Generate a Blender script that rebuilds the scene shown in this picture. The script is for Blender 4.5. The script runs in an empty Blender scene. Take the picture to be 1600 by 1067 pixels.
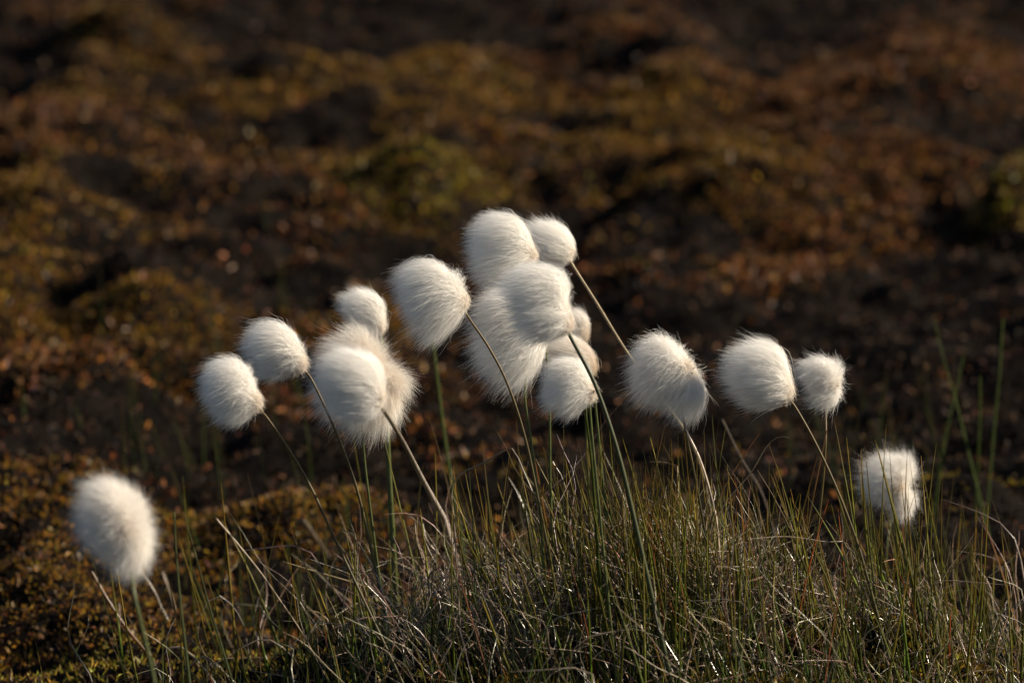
import bpy, math
import numpy as np
from mathutils import Vector, Matrix

sc = bpy.context.scene
COL = sc.collection
RNG = np.random.default_rng(11)

# ------------------------------------------------------------------ camera
S = 2.2                                  # metres to the plane in focus
TH = math.radians(12.0)                  # camera looks down 12 degrees
FPX = 8800.0                             # focal length in photo pixels
CZ = 0.114 + S * math.sin(TH)
CAM = np.array([0.0, -S * math.cos(TH), CZ])
FWD = np.array([0.0, math.cos(TH), -math.sin(TH)])
UP = np.array([0.0, math.sin(TH), math.cos(TH)])
RT = np.array([1.0, 0.0, 0.0])
cd = bpy.data.cameras.new('camera')
cd.sensor_width = 36.0
cd.lens = FPX / 1600.0 * 36.0
cd.clip_start = 0.05
cd.clip_end = 400.0
cd.dof.use_dof = True
cd.dof.focus_distance = S
cd.dof.aperture_fstop = 13.5
cam = bpy.data.objects.new('camera', cd)
COL.objects.link(cam)
cam.location = CAM
cam.rotation_euler = (math.pi / 2 - TH, 0, 0)
sc.camera = cam

# ------------------------------------------------------------------ sky, sun, exposure
SUN_EL = math.radians(31.0)
SUN_AZ = math.radians(84.0)              # clockwise from +Y (straight ahead)
w = bpy.data.worlds.new('World')
sc.world = w
w.use_nodes = True
nt = w.node_tree
nt.nodes.clear()
out = nt.nodes.new('ShaderNodeOutputWorld')
bg = nt.nodes.new('ShaderNodeBackground')
sky = nt.nodes.new('ShaderNodeTexSky')
sky.sky_type = 'NISHITA'
sky.sun_disc = False
sky.sun_elevation = SUN_EL
sky.sun_rotation = SUN_AZ
bg.inputs['Strength'].default_value = 0.05
nt.links.new(sky.outputs[0], bg.inputs[0])
nt.links.new(bg.outputs[0], out.inputs[0])
sd = bpy.data.lights.new('sun', 'SUN')
sd.energy = 5.0
sd.angle = math.radians(0.5)
sd.color = (1.0, 0.87, 0.69)
sun = bpy.data.objects.new('sun', sd)
COL.objects.link(sun)
sdir = Vector((math.sin(SUN_AZ) * math.cos(SUN_EL), math.cos(SUN_AZ) * math.cos(SUN_EL), math.sin(SUN_EL)))
sun.rotation_euler = sdir.to_track_quat('Z', 'Y').to_euler()
sun.location = (3, 3, 3)
sc.view_settings.view_transform = 'Standard'
sc.view_settings.look = 'None'
sc.view_settings.exposure = 0.86
sc.view_settings.gamma = 1.0
sc.cycles.max_bounces = 10
sc.cycles.diffuse_bounces = 7
sc.cycles.transmission_bounces = 6

# ------------------------------------------------------------------ helpers
def W(px, py, d=S):
    return CAM + d * (FWD + (px - 800.0) / FPX * RT - (py - 533.5) / FPX * UP)

def on_plane(px, py, z):
    r = FWD + (px - 800.0) / FPX * RT - (py - 533.5) / FPX * UP
    return CAM + r * ((z - CAM[2]) / r[2])

_T = np.random.default_rng(5).random((256, 256))
def vnoise(x, y):
    xi = np.floor(x).astype(int); yi = np.floor(y).astype(int)
    fx = x - xi; fy = y - yi
    fx = fx * fx * (3 - 2 * fx); fy = fy * fy * (3 - 2 * fy)
    a = _T[xi % 256, yi % 256]; b = _T[(xi + 1) % 256, yi % 256]
    c = _T[xi % 256, (yi + 1) % 256]; d = _T[(xi + 1) % 256, (yi + 1) % 256]
    return (a * (1 - fx) + b * fx) * (1 - fy) + (c * (1 - fx) + d * fx) * fy - 0.5

Z0 = -0.062
# hummocks: px, py of the crest in the photo, half width px, depth m, height m, kind weight (moss, green, heath)
MOUNDS = [
    (240, 400, 115, .11, .036, 'moss'), (655, 240, 105, .10, .038, 'green'), (1090, 225, 150, .13, .040, 'moss'),
    (1230, 285, 120, .08, .020, 'heath'), (1590, 275, 60, .09, .030, 'green'), (480, 95, 230, .18, .045, 'moss'),
    (170, 25, 130, .2, .040, 'moss'), (1080, 75, 90, .14, .034, 'heath'), (1420, 120, 190, .16, .036, 'heath'),
    (120, 200, 130, .13, .036, 'heath'), (420, 300, 180, .10, .022, 'heath'), (980, 170, 120, .12, .022, 'moss'),
    (0, 420, 80, .09, .030, 'moss'), (900, 280, 60, .05, .016, 'heath'), (1300, 190, 120, .12, .026, 'heath'),
    (60, 740, 170, .07, .026, 'moss'), (330, 765, 170, .05, .022, 'moss'), (520, 780, 90, .05, .018, 'moss'),
    (860, 700, 110, .06, .018, 'moss'), (100, 560, 150, .09, .024, 'heath'), (1050, 400, 130, .08, .016, 'heath'),
    (560, 430, 120, .08, .014, 'heath'), (1500, 740, 150, .06, .020, 'green'), (1000, 20, 150, .2, .03, 'heath'),
    (1500, 30, 160, .2, .04, 'heath'), (700, 100, 110, .12, .02, 'heath'), (680, 640, 120, .06, .014, 'heath'),
    (120, 900, 200, .08, .014, 'moss'), (200, 1000, 220, .08, .010, 'moss'), (600, 470, 60, .06, .010, 'moss'), (60, 330, 120, .10, .02, 'moss'), (740, 130, 90, .1, .02, 'moss'), (1250, 350, 110, .07, .014, 'heath'),
]
MW = []
for px, py, hw, dep, h, kind in MOUNDS:
    p = on_plane(px, py, Z0 + h)
    dd = np.dot(p - CAM, FWD)
    MW.append((p[0], p[1] + dep * 0.15, hw / FPX * dd * 0.75, dep * 0.62, h, kind))

# bare peat hollows: px, py, half width px, half depth m
BARE = [(580, 35, 160, .12), (760, 20, 90, .12), (330, 165, 120, .09), (640, 180, 90, .06), (40, 120, 70, .10), (1470, 205, 150, .09),
        (1330, 245, 90, .05), (980, 330, 130, .05), (1130, 385, 160, .06), (1500, 420, 150, .09), (1300, 500, 230, .10), (1350, 620, 230, .06),
        (980, 480, 90, .06), (760, 650, 130, .04), (380, 695, 150, .035), (230, 690, 90, .03), (430, 350, 110, .04), 
        (300, 470, 110, .04), (1100, 130, 110, .07), (900, 50, 70, .1), (1250, 25, 90, .1), (860, 200, 80, .06), (640, 400, 60, .03),
        (1480, 330, 60, .05), (160, 330, 70, .05), (520, 240, 90, .05)]
BW = []
for px, py, hw, dep in BARE:
    p = on_plane(px, py, Z0)
    BW.append((p[0], p[1], hw / FPX * np.dot(p - CAM, FWD) * .8, dep * .8))
TUS = (W(1060, 900)[0], W(1060, 900)[1])
def H(x, y):
    x = np.asarray(x, float); y = np.asarray(y, float)
    z = Z0 + 0.030 * vnoise(x * 2.3 + 7, y * 2.3 + 3) + 0.0 * x
    z = z + 0.017 * vnoise(x * 6 + 1.3, y * 9 + 4.1) + 0.022 * vnoise(x * 19 + 9, y * 22 + 2) \
        + 0.013 * vnoise(x * 55, y * 60 + 5) + 0.004 * vnoise(x * 170 + 3, y * 170)
    for mx, my, sx, sy, h, _ in MW:
        q = ((x - mx) / sx) ** 2 + ((y - my) / sy) ** 2
        z = z + .85 * h * np.exp(-0.5 * q ** 1.2)
    # the tussock the cotton grass grows on
    q = ((x - TUS[0]) / 0.15) ** 2 + ((y - TUS[1] + .02) / 0.13) ** 2
    z = z + 0.062 * np.exp(-0.5 * q)
    q = ((x + 0.05) / 0.10) ** 2 + ((y + 0.0) / 0.11) ** 2
    z = z + 0.012 * np.exp(-0.5 * q)
    far = np.clip((np.hypot(x, y) - 4) / 20, 0, 1)
    for bx, by, sx, sy in BW:
        z = z - .008 * np.exp(-0.5 * (((x - bx) / sx) ** 2 + ((y - by) / sy) ** 2))
    return z + far * 0.8 * vnoise(x * .15, y * .15)

def kind_fields(x, y):
    m = np.zeros_like(x); g = np.zeros_like(x); t = np.zeros_like(x)
    for mx, my, sx, sy, h, k in MW:
        e = np.exp(-0.5 * (((x - mx) / (sx * 1.25)) ** 2 + ((y - my) / (sy * 1.3)) ** 2))
        if k == 'moss': m += e
        elif k == 'green': g += 1.5 * e
        else: t += e
    return m, g, t

def mesh_np(name, V, F, mat, col=None, parent=None, origin=None, smooth=True):
    """V (n,3), F (m,k) -> one mesh object; optional per-vertex colour 'tint'"""
    V = np.ascontiguousarray(V, dtype=np.float32)
    F = np.ascontiguousarray(F, dtype=np.int32)
    if origin is not None:
        V = V - np.asarray(origin, dtype=np.float32)
    me = bpy.data.meshes.new(name)
    me.vertices.add(len(V)); me.vertices.foreach_set('co', V.ravel())
    k = F.shape[1]
    me.loops.add(F.size); me.loops.foreach_set('vertex_index', F.ravel())
    me.polygons.add(len(F)); me.polygons.foreach_set('loop_start', np.arange(0, F.size, k, dtype=np.int32))
    me.polygons.foreach_set('use_smooth', np.full(len(F), smooth, dtype=bool))
    me.update(calc_edges=True)
    if col is not None:
        a = me.color_attributes.new('tint', 'FLOAT_COLOR', 'POINT')
        c = np.ones((len(V), 4), dtype=np.float32); c[:, :3] = col
        a.data.foreach_set('color', c.ravel())
    me.materials.append(mat)
    o = bpy.data.objects.new(name, me)
    COL.objects.link(o)
    if parent is not None: o.parent = parent
    elif origin is not None: o.location = origin
    return o

def nrm(v):
    return v / np.maximum(np.linalg.norm(v, axis=-1, keepdims=True), 1e-9)

def tubes(P, R, sides=4, flat=0.45, ref=None):
    """P (n,k,3) centre lines, R (n,k) radii -> verts, quads; flattened section"""
    n, k, _ = P.shape
    T = np.empty_like(P)
    T[:, 1:-1] = P[:, 2:] - P[:, :-2]; T[:, 0] = P[:, 1] - P[:, 0]; T[:, -1] = P[:, -1] - P[:, -2]
    T = nrm(T)
    if ref is None:
        ref = nrm(RNG.normal(size=(n, 3)) * np.array([1, 1, .25]))
    A = nrm(np.cross(T, ref[:, None, :])); B = np.cross(T, A)
    ang = np.arange(sides) / sides * 2 * math.pi
    V = P[:, :, None, :] + R[:, :, None, None] * (np.cos(ang)[None, None, :, None] * A[:, :, None, :]
        + flat * np.sin(ang)[None, None, :, None] * B[:, :, None, :])
    idx = np.arange(n * k * sides).reshape(n, k, sides)
    a = idx[:, :-1, :]; b = idx[:, 1:, :]
    F = np.stack([a, np.roll(a, -1, 2), np.roll(b, -1, 2), b], -1).reshape(-1, 4)
    return V.reshape(-1, 3), F

def spline(pts, n):
    pts = np.array(pts, float)
    d = np.r_[0, np.cumsum(np.linalg.norm(np.diff(pts, axis=0), axis=1))]
    d /= d[-1]
    ext = np.vstack([2 * pts[0] - pts[1], pts, 2 * pts[-1] - pts[-2]])
    u = np.linspace(0, 1, n)
    outp = []
    for t in u:
        i = min(np.searchsorted(d, t, side='right') - 1, len(pts) - 2); i = max(i, 0)
        s = (t - d[i]) / (d[i + 1] - d[i])
        p0, p1, p2, p3 = ext[i], ext[i + 1], ext[i + 2], ext[i + 3]
        outp.append(0.5 * ((2 * p1) + (p2 - p0) * s + (2 * p0 - 5 * p1 + 4 * p2 - p3) * s * s + (3 * p1 - p0 - 3 * p2 + p3) * s ** 3))
    return np.array(outp)

def tag(o, label=None, cat=None, group=None, kind=None):
    if label: o['label'] = label
    if cat: o['category'] = cat
    if group: o['group'] = group
    if kind: o['kind'] = kind
    return o

def empty(name, loc):
    o = bpy.data.objects.new(name, None)
    o.empty_display_size = 0.01
    COL.objects.link(o); o.location = loc
    return o

# ------------------------------------------------------------------ materials
def mat_leafy(name, rough=0.45, spec=0.5, trans=0.3, sheen=0.0, noise=0.0, nscale=300):
    m = bpy.data.materials.new(name); m.use_nodes = True
    t = m.node_tree; t.nodes.clear()
    o = t.nodes.new('ShaderNodeOutputMaterial')
    p = t.nodes.new('ShaderNodeBsdfPrincipled')
    a = t.nodes.new('ShaderNodeAttribute'); a.attribute_name = 'tint'
    src = a.outputs['Color']
    if noise > 0:
        tc = t.nodes.new('ShaderNodeTexCoord')
        nz = t.nodes.new('ShaderNodeTexNoise'); nz.inputs['Scale'].default_value = nscale
        mr = t.nodes.new('ShaderNodeMapRange'); mr.inputs[1].default_value = .3; mr.inputs[2].default_value = .7
        mr.inputs[3].default_value = 1 - noise; mr.inputs[4].default_value = 1 + noise
        mx = t.nodes.new('ShaderNodeVectorMath'); mx.operation = 'SCALE'
        t.links.new(tc.outputs['Object'], nz.inputs['Vector'])
        t.links.new(nz.outputs[0], mr.inputs[0])
        t.links.new(src, mx.inputs[0]); t.links.new(mr.outputs[0], mx.inputs['Scale'])
        src = mx.outputs[0]
    t.links.new(src, p.inputs['Base Color'])
    p.inputs['Roughness'].default_value = rough
    p.inputs['Specular IOR Level'].default_value = spec
    tr = t.nodes.new('ShaderNodeBsdfTranslucent')
    t.links.new(src, tr.inputs['Color'])
    mix = t.nodes.new('ShaderNodeMixShader'); mix.inputs[0].default_value = trans
    t.links.new(p.outputs[0], mix.inputs[1]); t.links.new(tr.outputs[0], mix.inputs[2])
    t.links.new(mix.outputs[0], o.inputs[0])
    return m

M_MOSS = mat_leafy('moss_leaf', .45, .35, .35)
M_HEATH = mat_leafy('heath_leaf', .5, .3, .25)
M_GREEN = mat_leafy('green_blade', .33, .5, .3, noise=.25, nscale=250)
M_DRY = mat_leafy('dry_blade', .26, .7, .15, noise=.3, nscale=350)
M_STEM = mat_leafy('stem', .42, .3, .12, noise=.2, nscale=300)
M_COTTON = mat_leafy('cotton_fibre', .5, .25, .42)
M_MATT = mat_leafy('matt_blade', .65, .12, .2)
M_BRACT = mat_leafy('bract', .5, .4, .2, noise=.3, nscale=600)

def mat_peat():
    m = bpy.data.materials.new('peat'); m.use_nodes = True
    t = m.node_tree; p = t.nodes['Principled BSDF']
    tc = t.nodes.new('ShaderNodeTexCoord')
    nz = t.nodes.new('ShaderNodeTexNoise'); nz.inputs['Scale'].default_value = 60; nz.inputs['Detail'].default_value = 8
    cr = t.nodes.new('ShaderNodeValToRGB')
    cr.color_ramp.elements[0].position = .35; cr.color_ramp.elements[0].color = (.0025, .002, .0018, 1)
    cr.color_ramp.elements[1].position = .7; cr.color_ramp.elements[1].color = (.009, .006, .004, 1)
    n2 = t.nodes.new('ShaderNodeTexNoise'); n2.inputs['Scale'].default_value = 400; n2.inputs['Detail'].default_value = 4
    b = t.nodes.new('ShaderNodeBump'); b.inputs['Distance'].default_value = .004; b.inputs['Strength'].default_value = .8
    t.links.new(tc.outputs['Object'], nz.inputs['Vector']); t.links.new(tc.outputs['Object'], n2.inputs['Vector'])
    t.links.new(nz.outputs[0], cr.inputs[0]); t.links.new(cr.outputs[0], p.inputs['Base Color'])
    t.links.new(n2.outputs[0], b.inputs['Height']); t.links.new(b.outputs[0], p.inputs['Normal'])
    p.inputs['Roughness'].default_value = .8
    p.inputs['Specular IOR Level'].default_value = .04
    return m
M_PEAT = mat_peat()

# ------------------------------------------------------------------ ground sheet
def axis(lo, hi, step, far):
    a = list(np.arange(lo, hi, step))
    s = step; x = a[-1]
    while x < far: s *= 1.09; x += s; a.append(x)
    s = step; x = lo
    while x > -far: s *= 1.09; x -= s; a.insert(0, x)
    return np.array(a)
gx = axis(-0.62, 0.62, 0.005, 90); gy = axis(-0.45, 2.6, 0.005, 120)
X, Y = np.meshgrid(gx, gy)
V = np.stack([X, Y, H(X, Y)], -1).reshape(-1, 3)
ny, nx = X.shape
I = np.arange(nx * ny).reshape(ny, nx)
F = np.stack([I[:-1, :-1], I[:-1, 1:], I[1:, 1:], I[1:, :-1]], -1).reshape(-1, 4)
g = mesh_np('ground', V, F, M_PEAT)
tag(g, 'dark peaty heath ground rising in low hummocks', 'ground', kind='structure')

# ------------------------------------------------------------------ ground cover (moss and heath leaves)
def leaf_bits(x, y, L, Wd, up=0.8, lift=0.0):
    n = len(x)
    e = 0.004
    z = H(x, y)
    N = nrm(np.stack([-(H(x + e, y) - z) / e, -(H(x, y + e) - z) / e, np.ones(n)], -1))
    D = nrm(N * up + RNG.normal(size=(n, 3)) * 0.6)
    A = nrm(np.cross(D, nrm(RNG.normal(size=(n, 3)))))
    C = np.cross(A, D)
    B = np.stack([x, y, z + lift], -1) - D * 0.15 * L[:, None]
    v0 = B
    v1 = B + D * (L * .5)[:, None] + A * (Wd * .5)[:, None] + C * (L * .10)[:, None]
    v2 = B + D * L[:, None] - C * (L * .12)[:, None]
    v3 = B + D * (L * .5)[:, None] - A * (Wd * .5)[:, None] + C * (L * .10)[:, None]
    V = np.stack([v0, v1, v2, v3], 1).reshape(-1, 3)
    F = np.arange(4 * n).reshape(n, 4)
    # fold along the midrib: two triangles sharing v0-v2
    F = np.concatenate([F[:, [0, 1, 2]], F[:, [0, 2, 3]]])
    return V, F

def cover(n, x0, x1, y0, y1, Ls, sizemul=1.0, taper=True):
    x = RNG.uniform(x0, x1, n); y = RNG.uniform(y0, y1, n)
    if taper:                                  # widen with distance like the view does, plus a margin
        d = y + 2.2
        x = x / 0.62 * (0.16 * d + 0.05)
    m, g_, t = kind_fields(x, y)
    nz = vnoise(x * 13 + 5, y * 19 + 2) + 0.6 * vnoise(x * 40, y * 45)
    bare = np.zeros_like(x)
    for bx, by, sx, sy in BW:
        bare = np.maximum(bare, np.exp(-0.5 * (((x - bx) / sx) ** 2 + ((y - by) / sy) ** 2)))
    dens = -1.5 * bare + 0.10 + 1.1 * m + 1.1 * g_ + 0.8 * t + 1.5 * nz + 1.3 * vnoise(x * 4.2 + 11, y * 4.2 + 6)
    p2 = W(1200, 560, 2.9)                     # open peat patch, right of the middle
    q = ((x - p2[0] - .02) / .23) ** 2 + ((y - 0.62) / .30) ** 2
    dens -= 0.95 * np.exp(-0.5 * q)
    dens -= 0.35 * np.clip((y - 1.45) / .3, 0, 1)
    q = ((x + .03) / .16) ** 2 + ((y - 0.40) / .10) ** 2
    dens -= 0.25 * np.exp(-0.5 * q)
    keep = RNG.random(n) < np.clip(dens, 0.012, 1)
    x, y, m, g_, t = x[keep], y[keep], m[keep], g_[keep], t[keep]
    n = len(x)
    near = np.clip(1 - (y - .12) / .35, 0, 1)
    s = m + g_ + 0.45 * near + 0.5 * vnoise(x * 9 + 2, y * 12) + RNG.normal(size=n) * .16
    ismoss = s > 0.42
    L = RNG.uniform(*Ls, n) * sizemul * (1 - .38 * near)
    return x, y, g_, ismoss, L

def tint_rand(base, n, var=.35, hue=.12):
    b = np.array(base)[None, :] * np.exp(RNG.normal(size=(n, 1)) * var - .5 * var * var)
    return np.clip(b * (1 + RNG.normal(size=(n, 3)) * hue), 0.002, 1)

xs, ys, gs, im, L = cover(520000, -0.62, 0.62, -0.45, 2.35, (.003, .0065))
x2, y2, g2, i2, L2 = cover(150000, -3.0, 3.0, -1.6, 7.0, (.006, .011), taper=False)
msk = (np.abs(x2) > 0.16 * (y2 + 2.2) + .05) | (y2 > 2.3) | (y2 < -.4)
xs = np.r_[xs, x2[msk]]; ys = np.r_[ys, y2[msk]]; gs = np.r_[gs, g2[msk]]; im = np.r_[im, i2[msk]]; L = np.r_[L, L2[msk]]
def rep(c): return np.repeat(c, 4, axis=0)
k = im
V, F = leaf_bits(xs[k], ys[k], L[k] * .9, L[k] * .27)
nn = int(k.sum())
c = tint_rand((.27, .145, .015), nn, .42)
gr = np.clip(gs[k], 0, 1)[:, None]
c = c * (1 - gr) + tint_rand((.23, .170, .011), nn) * gr
brn = RNG.random(nn) < .3
c[brn] = tint_rand((.16, .068, .014), int(brn.sum()))
ms = mesh_np('golden_moss', V, F, M_MOSS, rep(c), smooth=False)
tag(ms, 'golden and olive moss leaves covering the hummocks', 'moss', kind='stuff')
k = ~im
V, F = leaf_bits(xs[k], ys[k], L[k], L[k] * .42)
nn = int(k.sum())
c = tint_rand((.14, .052, .014), nn, .65)
a = RNG.random(nn)
c[a < .25] = tint_rand((.24, .11, .016), int((a < .25).sum()))
c[a > .93] = tint_rand((.11, .060, .050), int((a > .93).sum()))
ht = mesh_np('red_heath', V, F, M_HEATH, rep(c), smooth=False)
tag(ht, 'red brown creeping heath leaves between the moss hummocks', 'heath', kind='stuff')

# fine sharp moss at the foot of the tussock
n = 150000
x = RNG.uniform(-0.62, 0.62, n); y = RNG.uniform(-0.45, 2.35, n)
x = x / 0.62 * (0.16 * (y + 2.2) + 0.05)
V, F = leaf_bits(x, y, RNG.uniform(.003, .007, n), RNG.uniform(.0010, .0024, n), up=.5)
c = tint_rand((.036, .019, .010), n, .8)
pl = mat_leafy('litter', .6, .10, .1)
lt = mesh_np('dark_litter', V, F, pl, rep(c), smooth=False)
tag(lt, 'dark damp crumbs and dead leaf litter lying on the bare peat', 'litter', kind='stuff')

n = 60000
x = RNG.uniform(-.30, .32, n); y = RNG.uniform(-.32, .16, n)
nb_ = n // 4
x[:nb_] = RNG.normal(.14, .05, nb_); y[:nb_] = RNG.normal(-.06, .05, nb_)
nz = vnoise(x * 25 + 3, y * 25) + .5
keep = RNG.random(n) < np.clip(nz * 1.5 - .15, .1, 1)
x, y = x[keep], y[keep]; n = len(x)
V, F = leaf_bits(x, y, RNG.uniform(.0025, .0055, n), RNG.uniform(.0008, .0014, n), up=1.0, lift=.001)
c = tint_rand((.21, .155, .020), n, .4)
mf = mesh_np('yellow_green_moss', V, F, M_MOSS, rep(c), smooth=False)
tag(mf, 'fine yellow green moss at the foot of the foreground grass', 'moss', kind='stuff')

# ------------------------------------------------------------------ grass
def blades(n, base, length, lean, curl, width, K=9, kink=0.0):
    """base (n,3) length (n) lean (n,2) curl (n) -> centre lines (n,K,3)"""
    t = np.linspace(0, 1, K)[None, :]
    az = RNG.uniform(0, 2 * math.pi, n)
    cx = np.cos(az) * curl; cy = np.sin(az) * curl
    dx = lean[:, 0:1] + cx[:, None] * t ** 1.3; dy = lean[:, 1:2] + cy[:, None] * t ** 1.3
    if kink > 0:
        pos = RNG.uniform(.3, .85, (n, 1)); kk = RNG.normal(size=(n, 2)) * kink
        kk *= (RNG.random((n, 1)) < .55)
        st = 1 / (1 + np.exp(-(t - pos) * 22))
        dx = dx + kk[:, 0:1] * st; dy = dy + kk[:, 1:2] * st
        dx = dx + .25 * np.sin(t * RNG.uniform(4, 14, (n, 1)) + RNG.uniform(0, 6, (n, 1)))
        dzs = -RNG.exponential(.55, (n, 1)) * st
    else: dzs = 0
    dz = np.ones_like(dx) + dzs
    D = nrm(np.stack([dx, dy, dz], -1))
    P = np.cumsum(D * (length / (K - 1))[:, None, None], axis=1)
    return P - P[:, :1] + base[:, None, :]

def tint_along(root, tip, n, K, sides, power=4.0, var=.25):
    t = np.linspace(0, 1, K)[None, :, None] ** power
    r = tint_rand(root, n, var)[:, None, :]; q = tint_rand(tip, n, var)[:, None, :]
    c = r * (1 - t) + q * t
    return np.repeat(c.reshape(n * K, 3), sides, axis=0)

def radii(n, K, w, tip=.12, base=.8):
    t = np.linspace(0, 1, K)
    prof = np.minimum(base + 2.0 * t, 1) * (1 - t ** 2.2 * (1 - tip))
    return w[:, None] * prof[None, :]

def sample_ground(n, comps):
    xs_, ys_ = [], []
    tot = sum(c[0] for c in comps)
    for wgt, px, sx, dy, sy in comps:
        m_ = int(n * wgt / tot)
        xs_.append((px - 800) / 4000 + RNG.normal(size=m_) * sx / 4000)
        ys_.append(dy + RNG.normal(size=m_) * sy)
    x = np.concatenate(xs_); y = np.concatenate(ys_)
    return np.stack([x, y, H(x, y) - .003], -1)

def grass(name, label, n, comps, Lr, wr, lean, leansd, curl, root, tip, mat, kink=0, K=9, power=4, var=.25, flat=.45, Lexp=None):
    B = sample_ground(n, comps); n = len(B)
    Ln = RNG.uniform(*Lr, n)
    if Lexp is not None: Ln = Lr[0] + (Lr[1] - Lr[0]) * RNG.random(n) ** Lexp
    le = np.stack([RNG.normal(lean, leansd, n), RNG.normal(0, leansd, n)], -1)
    P = blades(n, B, Ln, le, np.abs(RNG.normal(0, curl, n)), None, K, kink)
    hz = H(P[:, :, 0], P[:, :, 1]) + .0008
    P[:, 1:, 2] = np.maximum(P[:, 1:, 2], hz[:, 1:])
    R = radii(n, K, RNG.uniform(*wr, n))
    V, F = tubes(P, R, 4, flat)
    o = mesh_np(name, V, F, mat, tint_along(root, tip, n, K, 4, power, var))
    tag(o, label, 'grass', kind='stuff')
    return o

# (weight, px centre, px spread, y, spread y)
G = [(5, 1010, 75, .0, .035), (3, 1130, 110, .0, .05), (2.2, 1330, 150, .0, .06), (2, 1500, 90, .02, .06),
     (1.6, 850, 80, .0, .05), (.8, 640, 130, .0, .06), (.5, 330, 150, .02, .08)]
grass('green_grass', 'slim green shoots with rusty tips on the foreground tussock', 1200, G, (.026, .086), (.00032, .00072),
      -.12, .14, .18, (.060, .085, .010), (.17, .115, .018), M_GREEN, K=8, power=1.8, var=.45, flat=.6, Lexp=1.4)
grass('rusty_grass', 'rusty orange and brown shoots among the green grass', 130, G, (.02, .072), (.0003, .0005),
      -.10, .22, .25, (.12, .05, .012), (.24, .075, .018), M_GREEN, K=7, power=1.0, var=.4, flat=.6)
grass('dead_grass', 'tangle of curled grey straw low on the tussock', 2700,
      [(3.2, 1060, 130, .005, .035), (2.4, 1110, 45, .005, .02), (1.9, 840, 100, .0, .045), (1.4, 1330, 150, .0, .06), (.7, 680, 100, .0, .045), (.22, 380, 160, 0, .08), (1, 1520, 90, 0, .06)],
      (.018, .066), (.00018, .00045), -.2, .42, .75, (.14, .10, .06), (.34, .265, .18), M_DRY, kink=1.2, K=11, power=1, var=.4, flat=.35)
grass('fallen_straw', 'long pale straws lying through the grass', 80,
      [(3, 1080, 170, -.02, .06), (3, 800, 170, .0, .05), (2, 1350, 170, .0, .06), (1, 520, 130, .0, .06), (.2, 250, 120, 0, .07)],
      (.05, .10), (.00025, .00055), -.4, .35, .3, (.18, .14, .10), (.34, .28, .21), M_DRY, kink=.5, K=12, power=1, var=.35, flat=.35)
grass('short_grass', 'short dark green blades at the foot of the tussock', 900,
      [(3, 1050, 230, -.09, .05), (2, 1400, 170, -.06, .06), (2, 650, 170, -.06, .06)],
      (.012, .035), (.0003, .0006), -.05, .3, .3, (.032, .055, .010), (.08, .075, .02), M_GREEN, K=6, power=2, var=.4, flat=.5)
grass('distant_grass', 'thin scattered blades out of focus on the heath behind', 200,
      [(1, 100, 100, .62, .12), (1, 250, 90, .75, .15), (1, 1480, 120, .45, .1), (.6, 560, 200, .3, .1), (.8, 1250, 200, .22, .06), (.7, 430, 60, .25, .06)],
      (.02, .06), (.0003, .0006), -.05, .16, .2, (.030, .042, .008), (.06, .042, .012), M_MATT, K=6, power=2, var=.3, flat=.5)

# ---- single blades one can point to: px polyline from tip to foot, depth at tip and foot
def ground_depth(px, py, lo=1.8, hi=4.0):
    ds = np.linspace(lo, hi, 900)
    P = CAM[None] + ds[:, None] * (FWD + (px - 800.0) / FPX * RT - (py - 533.5) / FPX * UP)[None]
    hit = np.where(P[:, 2] < H(P[:, 0], P[:, 1]))[0]
    return float(ds[hit[0]]) if len(hit) else hi

def single(name, cat, label, pts, d0, d1, w0, w1, root, tip, mat, group=None, flat=.4, ground=True, n=18, power=1.0):
    if d1 is None:
        d1 = ground_depth(*pts[-1]); d0 = d1 + d0
    P = [W(px, py, d0 + (d1 - d0) * i / (len(pts) - 1)) for i, (px, py) in enumerate(pts)]
    P = spline(P, n)
    if ground:
        P = to_ground(P)
    P = P[::-1]
    K = len(P)
    t = np.linspace(0, 1, K)
    base = P[0].copy()
    V, F = tubes(P[None], (w0 + (w1 - w0) * t)[None], 6, flat)
    c = np.array(root)[None] * (1 - t[:, None] ** power) + np.array(tip)[None] * t[:, None] ** power
    o = mesh_np(name, V, F, mat, np.repeat(c, 6, axis=0), origin=base)
    tag(o, label, cat, group)
    return o

def to_ground(P):
    d = nrm((P[-1] - P[-4])[None])[0]
    d[2] = min(d[2], -.6); d = d / np.linalg.norm(d)
    ext = []
    p = P[-1].copy()
    for _ in range(60):
        if p[2] < float(H(p[0], p[1])) - .003: break
        p = p + d * .004; ext.append(p.copy())
    return np.vstack([P] + ext[1::2] + (ext[-1:] if ext else []))

GRN = (.050, .070, .012); GRT = (.085, .085, .016); RST = (.20, .075, .016); STR = (.26, .19, .13); GRY = (.17, .135, .105); PAL = (.42, .34, .26)
single('bent_stalk', 'dead stalk', 'grey dead stalk bent into a flat peak, left of the stems of the crowded heads',
       [(833, 770), (815, 728), (798, 700), (758, 722), (718, 742), (706, 768), (710, 820), (714, 890)], 2.16, 2.18, .0008, .0005, GRY, GRY, M_DRY)
single('straw_blade', 'dry blade', 'short pale glossy straw leaning left, in front of the thin curved stem at left', [(474, 812), (495, 842), (516, 872)], -.03, None, .0008, .0011, STR, PAL, M_DRY)
single('straw_blade', 'dry blade', 'pale straw leaning left, the longest one left of the tussock', [(338, 810), (372, 850), (408, 895), (438, 938), (470, 985), (492, 1025)], 2.12, 2.17, .0006, .0008, STR, PAL, M_DRY)
single('straw_blade', 'dry blade', 'pale straw with a rusty tip slanting down to the middle of the straw tangle', [(637, 818), (665, 868), (695, 930)], .0, None, .0006, .0003, PAL, RST, M_DRY)
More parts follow.
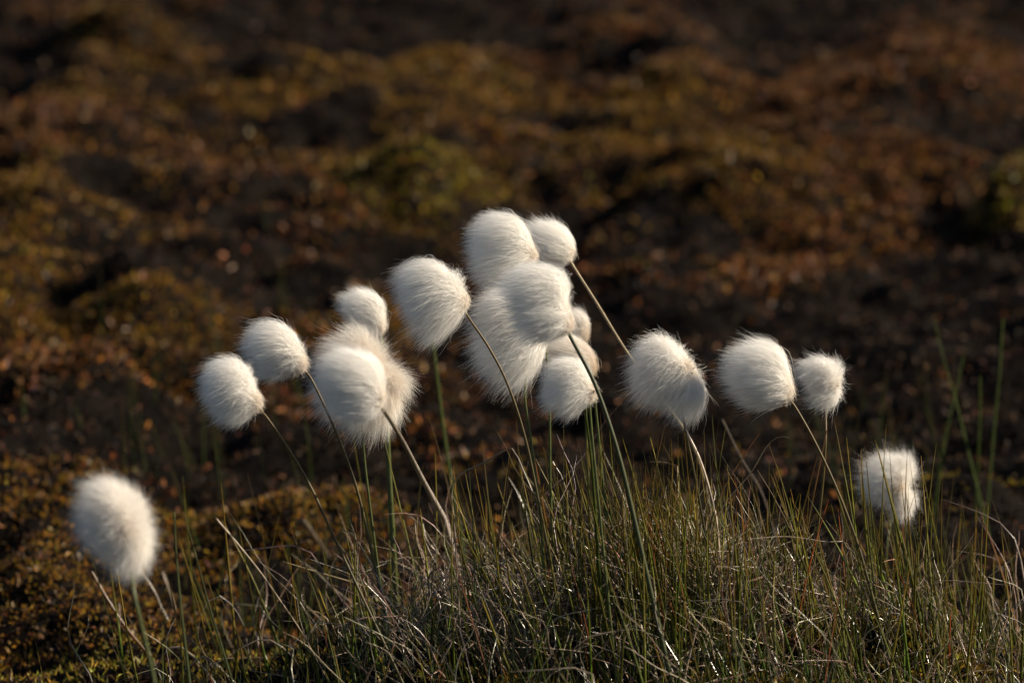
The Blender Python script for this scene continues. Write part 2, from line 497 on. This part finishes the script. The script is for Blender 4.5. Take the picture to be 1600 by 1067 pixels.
single('straw_blade', 'dry blade', 'fine curled straw arching over to the right below the two round heads', [(1234, 684), (1215, 683), (1196, 700), (1172, 740), (1130, 790), (1105, 850)], 2.2, 2.22, .0004, .0002, GRY, STR, M_DRY)
single('straw_blade', 'dry blade', 'nearly level pale straw bridging the grass on the right', [(1168, 842), (1230, 838), (1290, 846), (1322, 848), (1332, 880)], 2.18, 2.2, .0003, .00035, STR, PAL, M_DRY)
single('straw_blade', 'dry blade', 'long white glinting straw slanting down to the right across the dark grass', [(922, 830), (948, 868), (985, 930), (1020, 990), (1062, 1062)], .02, None, .0004, .0005, PAL, PAL, M_DRY)
single('dead_stalk', 'dead stalk', 'thick dead stalk with a blunt broken top standing in the straw', [(1106, 828), (1108, 870), (1109, 915), (1112, 950)], .0, None, .0010, .0007, GRY, STR, M_DRY)
single('straw_blade', 'dry blade', 'pale curved stalk dropping from under the large lobed head', [(1070, 668), (1092, 712), (1108, 760), (1120, 812), (1125, 870)], 2.2, 2.2, .0007, .0005, STR, PAL, M_DRY)
single('straw_blade', 'dry blade', 'grey blurred straw leaning left behind the tallest green shoots', [(1128, 655), (1160, 720), (1190, 770), (1215, 850)], 2.4, 2.42, .0005, .0004, GRY, GRY, M_DRY)
single('straw_blade', 'dry blade', 'small pale straw beside the big grey head at lower left', [(254, 893), (266, 925), (275, 955)], .0, None, .0006, .0007, STR, PAL, M_DRY)
single('green_blade', 'grass blade', 'upright green blade, left one of the pair right of the big grey head', [(272, 800), (276, 870), (282, 940), (290, 1010)], 2.10, 2.1, .0008, .0004, GRN, GRT, M_GREEN, flat=.6)
single('green_blade', 'grass blade', 'slanting green blade, right one of the pair beside the big grey head', [(286, 800), (305, 865), (322, 930), (340, 990)], 2.10, 2.1, .0007, .0003, GRN, GRT, M_GREEN, flat=.6)
single('green_blade', 'grass blade', 'thick blurred green blade rising behind the large drop-shaped head', [(676, 530), (684, 600), (694, 680), (706, 760), (715, 810)], 2.52, 2.5, .0010, .0006, (.035, .055, .008), (.05, .065, .010), M_MATT, flat=.6)
single('green_blade', 'grass blade', 'tall blurred green blade leaning left at the far right of the heath', [(1460, 500), (1474, 560), (1492, 620), (1512, 700)], 2.62, 2.6, .00055, .0003, (.045, .075, .008), (.065, .090, .010), M_MATT, flat=.6)
single('green_blade', 'grass blade', 'blurred green blade leaning right and crossing the left-leaning blade', [(1508, 545), (1496, 600), (1482, 660), (1470, 730)], 2.62, 2.6, .00055, .0003, (.045, .075, .008), (.065, .090, .010), M_MATT, flat=.6)
single('green_blade', 'grass blade', 'tall upright blurred blade nearest the right edge', [(1567, 498), (1562, 580), (1554, 660), (1548, 730)], 2.62, 2.6, .00055, .0004, (.045, .075, .008), (.065, .090, .010), M_MATT, flat=.6)
single('green_blade', 'grass blade', 'thick upright blurred green blade between the two crossing ones and the right edge', [(1531, 588), (1531, 650), (1528, 730)], 2.6, 2.6, .0006, .0006, (.045, .075, .008), (.065, .090, .010), M_MATT, flat=.6)
single('green_blade', 'grass blade', 'rusty brown blade leaning left below the big grey head', [(143, 893), (170, 940), (200, 985), (238, 1030)], .0, None, .0010, .0006, RST, RST, M_GREEN, flat=.6)
single('green_blade', 'grass blade', 'bright green shoot running beside the dark stem under the crowded heads', [(945, 640), (962, 700), (980, 770), (995, 850), (1005, 910)], 2.17, 2.2, .0009, .0004, GRN, (.07, .10, .015), M_GREEN, flat=.6)
single('green_blade', 'grass blade', 'thick dark green shoot standing straight under the crowded heads', [(914, 640), (922, 700), (928, 770), (933, 850), (938, 930)], 2.15, 2.18, .0013, .0006, (.035, .055, .010), GRN, M_GREEN, flat=.7)
single('green_blade', 'grass blade', 'rusty shoot leaning far right near the fine curled straw', [(1186, 678), (1160, 715), (1130, 765), (1112, 810)], 2.2, 2.2, .0005, .0002, GRT, RST, M_GREEN, flat=.6)
single('green_blade', 'grass blade', 'tall slanting shoot crossing just right of the small curly head stem', [(1292, 672), (1282, 720), (1268, 790), (1255, 860)], 2.22, 2.22, .0007, .0003, GRN, RST, M_GREEN, flat=.6)

# ------------------------------------------------------------------ cotton grass
def pxm(d): return d / FPX

def cotton(label, lobes, root, wind, stem, d=S, dbase=None, n=8000, spread=1.0, fuzz=1.0, root_dy=0.0,
           stem_w=(.00048, .00062), stem_col=((.060, .060, .014), (.20, .14, .06)), warm=0.0, fibre=1.0, core=True):
    """lobes: (px, py, rx, ry, rotation) in photo px at depth d; root: px of the receptacle; wind: screen dir (x, y-up, depth)"""
    k = pxm(d)
    dbase = d if dbase is None else dbase
    m = len(stem)
    SP = [W(px, py, d + (dbase - d) * i / max(m - 1, 1)) for i, (px, py) in enumerate(stem)]
    Rw = W(root[0] + .10 * (lobes[0][0] - root[0]), root[1] + .06 * (lobes[0][1] - root[1]), d) + FWD * root_dy
    SP = [Rw] + SP
    if root_dy < 0:
        SP[1] = SP[1] + FWD * .006
    P = spline(SP, 26)
    P = to_ground(P)[::-1]
    base = P[0].copy()
    e = empty('bog_cotton', base)
    tag(e, label, 'bog cotton', 'bog cotton plants in seed')
    K = len(P); t = np.linspace(0, 1, K)
    V, F = tubes(P[None], (stem_w[1] + (stem_w[0] - stem_w[1]) * t)[None], 8, .9)
    c = np.array(stem_col[0])[None] * (1 - t[:, None]) + np.array(stem_col[1])[None] * t[:, None] ** 1.5
    mesh_np('stem', V, F, M_STEM, np.repeat(c, 8, axis=0), parent=e, origin=base)

    wv = wind[0] * RT + wind[1] * UP + wind[2] * FWD
    wv = wv / np.linalg.norm(wv)
    areas = np.array([l[2] * l[3] for l in lobes]); areas = areas / areas.sum()
    allV, allF, allC, off = [], [], [], 0
    r_h = np.random.default_rng(int(root[0] * 7 + root[1]))
    for li, (cx, cy, rx, ry, rot) in enumerate(lobes):
        ns = int(n * 1.7 * areas[li])
        C = W(cx, cy, d)
        ca, sa = math.cos(math.radians(rot)), math.sin(math.radians(rot))
        ax = (RT * ca + UP * sa) * rx * k; ay = (-RT * sa + UP * ca) * ry * k
        rz = min(rx, ry) * 0.5 + max(rx, ry) * 0.45
        az = FWD * rz * k
        u = nrm(r_h.normal(size=(ns, 3)))
        # clumps
        nc = 420
        uc = nrm(r_h.normal(size=(nc, 3)))
        near = np.argmax(u @ uc.T, axis=1)
        pull = r_h.uniform(.0, .42, (ns, 1))
        u = nrm(u * (1 - pull) + uc[near] * pull + r_h.normal(size=(ns, 3)) * .05)
        lump = 1 + .085 * np.sin(u[:, 0] * 2.6 + li + cx) * np.sin(u[:, 1] * 3.1 + cy) + .04 * r_h.normal(size=nc)[near]
        rho = lump * (0.52 + 0.50 * r_h.random(ns) ** .45)
        # a few stray fibres reach further on the downwind side
        rag = np.abs(r_h.normal(size=nc))[near] * .6 + .5
        side = (u[:, 0:1] * (ax / (rx * k)) + u[:, 1:2] * (ay / (ry * k)) + u[:, 2:3] * (az / (rz * k)))
        down = np.clip(side @ wv, -1, 1)
        low = np.clip(side @ nrm((wv - .9 * UP)[None])[0], 0, 1) ** 1.5
        rho = rho + fuzz * rag * (np.clip(down + .25, 0, 1) * r_h.exponential(.026, ns) + low * r_h.exponential(.045, ns)) - .02 * np.clip(-down, 0, 1)
        T = C + (u[:, 0:1] * ax + u[:, 1:2] * ay + u[:, 2:3] * az) * rho[:, None]
        R0 = Rw + r_h.normal(size=(ns, 3)) * .0014
        rel = T - R0
        al = (rel @ wv)[:, None] * wv[None]
        perp = rel - al
        pl = np.linalg.norm(perp, axis=1, keepdims=True)
        Ln = np.linalg.norm(rel, axis=1, keepdims=True)
        out_ = nrm(T - C)
        P1 = R0 + perp * (.45 + .38 * spread) + rel * .08 - wv * Ln * .02 * spread
        P2 = T - nrm(wv[None] * (1.1 * spread) + out_ * .35 + rel / Ln * .2) * Ln * .42
        Kk = 7
        tt = np.linspace(0, 1, Kk)[None, :, None]
        Pt = ((1 - tt) ** 3 * R0[:, None] + 3 * (1 - tt) ** 2 * tt * P1[:, None] + 3 * (1 - tt) * tt ** 2 * P2[:, None] + tt ** 3 * T[:, None])
        # gentle waviness shared inside a clump and a little of each fibre's own
        wav = (r_h.normal(size=(nc, 3))[near] * .0005 + r_h.normal(size=(ns, 3)) * .0005)
        ph = r_h.uniform(0, 6.3, (ns, 1, 1))
        fr = r_h.uniform(3, 8, (ns, 1, 1))
        Pt = Pt + wav[:, None, :] * np.sin(tt * fr + ph) * tt * 1.6
        curl = r_h.normal(size=(ns, 3)) * (.0011 * fuzz) * (r_h.random((ns, 1)) < .35)
        Pt = Pt + curl[:, None, :] * tt ** 4 * 1.2
        Tn = np.empty_like(Pt)
        Tn[:, 1:-1] = Pt[:, 2:] - Pt[:, :-2]; Tn[:, 0] = Pt[:, 1] - Pt[:, 0]; Tn[:, -1] = Pt[:, -1] - Pt[:, -2]
        Tn = nrm(Tn)
        A = nrm(np.cross(Tn, nrm(r_h.normal(size=(ns, 3)))[:, None, :]))
        wd = (r_h.uniform(.000028, .000055, ns) * fibre)[:, None] * np.array([.7, 1, 1, .95, .85, .65, .22])[None, :]
        A = A * wd[:, :, None]
        Vv = np.stack([Pt - A, Pt + A], 2).reshape(-1, 3)
        idx = np.arange(ns * Kk * 2).reshape(ns, Kk, 2) + off
        Ff = np.stack([idx[:, :-1, 0], idx[:, :-1, 1], idx[:, 1:, 1], idx[:, 1:, 0]], -1).reshape(-1, 4)
        off += ns * Kk * 2
        white = np.array([.94, .925, .895]); cream = np.array([.66, .54, .40])
        tw = np.clip(1 - tt[:, :, :] * (3.2 - 2.0 * warm), 0, 1) * (.55 + .35 * warm) + .03 + .20 * warm
        cc = white * (1 - tw) + cream * tw
        cc = cc * (1 + r_h.normal(size=(ns, 1, 1)) * .03)
        allC.append(np.repeat(np.clip(cc, 0, .96).reshape(-1, 3), 2, axis=0)); allV.append(Vv); allF.append(Ff)
    mesh_np('seed_head', np.vstack(allV), np.vstack(allF), M_COTTON, np.vstack(allC), parent=e, origin=base)

    # papery scales round the receptacle
    nb = 9
    az_ = np.arange(nb) / nb * 2 * math.pi + r_h.uniform(0, 1)
    s0 = nrm((P[-1] - P[-3])[None])[0]
    a1 = nrm(np.cross(s0, RT + .3 * UP)[None])[0]; a2 = np.cross(s0, a1)
    Dd = nrm(np.cos(az_)[:, None] * a1 + np.sin(az_)[:, None] * a2 + (s0 * .4 + wv * .5)[None])
    ln = r_h.uniform(.0030, .0062, nb)
    q = np.linspace(0, 1, 5)[None, :, None]
    Rs = W(root[0], root[1], d) + FWD * root_dy
    Pb = Rs[None, None] + Dd[:, None] * ln[:, None, None] * q + s0[None, None] * (q ** 2) * .0008
    Rb = .0006 * np.array([.6, 1, .8, .5, .1])[None, :] * np.ones((nb, 1))
    V, F = tubes(Pb, Rb, 4, .3)
    mesh_np('scales', V, F, M_BRACT, np.repeat(tint_rand((.16, .10, .06), nb * 5, .3), 4, axis=0), parent=e, origin=base)
    return e

DARK = ((.045, .055, .012), (.045, .050, .016)); BRN = ((.065, .055, .012), (.12, .075, .02)); GS = ((.060, .075, .014), (.07, .085, .016)); PLS = ((.09, .07, .03), (.38, .30, .19))
cotton('round white head at the left end of the arching row, on a thin curved stem', [(352, 606, 47, 46, -20), (360, 640, 34, 28, 20)], (402, 632),
       (-.75, -.55, .05), [(415, 650), (450, 700), (485, 760), (520, 835), (560, 920)], d=2.15, n=7500, stem_col=BRN)
cotton('white head just above and right of the leftmost round head in the row', [(416, 542, 46, 42, -20), (440, 554, 36, 36, -30), (424, 575, 34, 22, 15)], (473, 572),
       (-.85, -.4, .1), [(485, 590), (512, 645), (540, 712), (562, 780), (585, 880)], d=2.21, n=7500, stem_col=BRN)
cotton('small tapered head standing behind the wide shaggy pair', [(558, 478, 33, 30, 0), (575, 500, 21, 25, -25)], (592, 515),
       (-.85, .1, .1), [(597, 540), (603, 620), (607, 720), (616, 880)], d=2.29, n=5000, stem_col=GS, stem_w=(.001, .0013))
cotton('big shaggy cream head behind the smooth grey one, spiky on its right', [(552, 580, 72, 78, -15), (608, 600, 44, 40, 10), (580, 645, 54, 48, 0), (525, 625, 44, 46, 0)], (590, 592),
       (-.35, -.55, -.1), [(568, 640), (568, 700), (578, 790), (595, 920)], d=2.25, n=14000, spread=.35, fuzz=1.5, stem_col=GS, warm=1.0, root_dy=.004)
cotton('smooth grey head in front of the big shaggy cream one, on a broad stem with its shine painted in', [(540, 588, 50, 50, -25), (548, 622, 42, 42, 10)], (592, 626),
       (-.85, .1, -.05), [(602, 645), (630, 690), (662, 752), (693, 808)], d=2.07, dbase=2.30, n=9500, stem_col=((.72, .62, .54), (.10, .08, .05)), stem_w=(.0007, .0017))  # very pale foot colour paints a white glint onto the lower stem
cotton('large drop-shaped head with its tip hanging down, left of the crowded centre', [(655, 450, 50, 42, -15), (664, 492, 38, 52, 4), (692, 463, 35, 43, -30), (662, 465, 48, 46, 0)], (726, 474),
       (-.75, -.58, .1), [(732, 496), (765, 545), (795, 605), (822, 690), (845, 800)], n=9500, stem_col=BRN, d=2.18)
cotton('topmost large head of the crowded centre', [(772, 380, 50, 48, -20), (770, 412, 44, 46, 20)], (832, 402),
       (-.9, -.3, .1), [(838, 430), (850, 520), (858, 620), (860, 760), (865, 880)], d=2.22, n=9000, stem_col=GS)
cotton('small head top right of the crowded centre, on a long pale slanting stem', [(850, 374, 39, 34, -25), (862, 390, 28, 28, 0)], (888, 396),
       (-.9, .3, .1), [(895, 415), (935, 478), (978, 548), (1028, 615), (1074, 680), (1100, 750), (1120, 860)], d=2.26, dbase=2.30, n=6000, stem_col=PLS, stem_w=(.0006, .0007))
cotton('big bright head front middle of the crowded centre, on a dark stem', [(830, 458, 54, 50, -30), (838, 495, 52, 46, 0)], (888, 512),
       (-.85, -.35, -.1), [(896, 535), (925, 590), (948, 650), (972, 730), (1000, 850)], d=2.14, n=10500, stem_col=DARK, stem_w=(.0007, .0010))
cotton('shaggy head hanging at the lower left of the crowded centre', [(785, 500, 52, 50, 0), (796, 560, 42, 50, 0), (765, 550, 34, 46, 10)], (838, 520),
       (-.7, -.55, .0), [(828, 560), (820, 615), (830, 690), (842, 780), (850, 880)], d=2.20, n=11500, fuzz=2.3, stem_col=GS)
cotton('small cream head peeping out at the right behind the crowded centre', [(893, 508, 21, 27, -20)], (908, 525),
       (-.9, .3, .1), [(912, 560), (915, 640), (920, 780)], d=2.28, n=3000, stem_col=GS, warm=.6)
cotton('cream head squeezed between the big bright head and the lowest crowded one', [(880, 560, 42, 36, -20), (860, 545, 40, 30, 0)], (922, 578),
       (-.95, .1, .1), [(926, 600), (935, 680), (945, 790)], d=2.23, n=6000, stem_col=GS, warm=.8)
cotton('lowest head of the crowded centre, drooping to the left', [(883, 598, 42, 40, -30), (878, 622, 38, 32, -20)], (924, 616),
       (-.75, -.55, -.05), [(922, 640), (926, 690), (935, 780), (945, 880)], d=2.15, n=7500, stem_col=GS)
cotton('large head with a hanging lobe, to the right of the crowded centre', [(1028, 570, 52, 46, -25), (1068, 624, 33, 44, 8), (1012, 600, 36, 40, 0), (1048, 595, 44, 50, 0)], (1072, 578),
       (-.62, -.65, -.15), [(1066, 620), (1070, 668), (1085, 740), (1105, 850)], n=11500, fuzz=1.5, spread=.85, warm=.1, root_dy=-.004, stem_col=BRN)
cotton('smooth round head right of the lobed one, on a stem slanting down to the right', [(1174, 580, 53, 50, -25), (1184, 602, 46, 40, 10)], (1231, 616),
       (-.95, -.12, .05), [(1240, 632), (1272, 688), (1308, 765), (1340, 850), (1360, 920)], d=2.19, n=9500, stem_col=BRN)
cotton('small curly head right of the smooth round one', [(1274, 586, 35, 28, -20), (1290, 592, 28, 36, -20), (1286, 616, 28, 26, 0)], (1300, 602),
       (-.8, -.3, .0), [(1292, 640), (1290, 690), (1285, 760), (1275, 850)], d=2.23, n=5500, fuzz=1.6, stem_col=BRN, root_dy=-.002)
cotton('lone fan-shaped head low at the far right among the grass tips', [(1382, 742, 42, 38, -15), (1408, 784, 25, 33, 0), (1408, 730, 24, 28, 0), (1372, 760, 30, 30, 0)], (1402, 762),
       (-.95, .0, -.2), [(1396, 800), (1386, 850), (1382, 920)], d=2.38, n=8000, fuzz=1.8, spread=.6, warm=.3, stem_col=GS, root_dy=-.004)
cotton('largest softly blurred grey head alone at the lower left', [(170, 800, 62, 60, -10), (198, 850, 46, 54, 5), (185, 820, 60, 60, 0)], (196, 828),
       (-.6, -.4, -.35), [(202, 880), (210, 930), (228, 1005), (242, 1067)], d=1.96, n=13000, fuzz=1.5, spread=.5, warm=.6, stem_col=GS, root_dy=-.006, stem_w=(.0007, .0009))
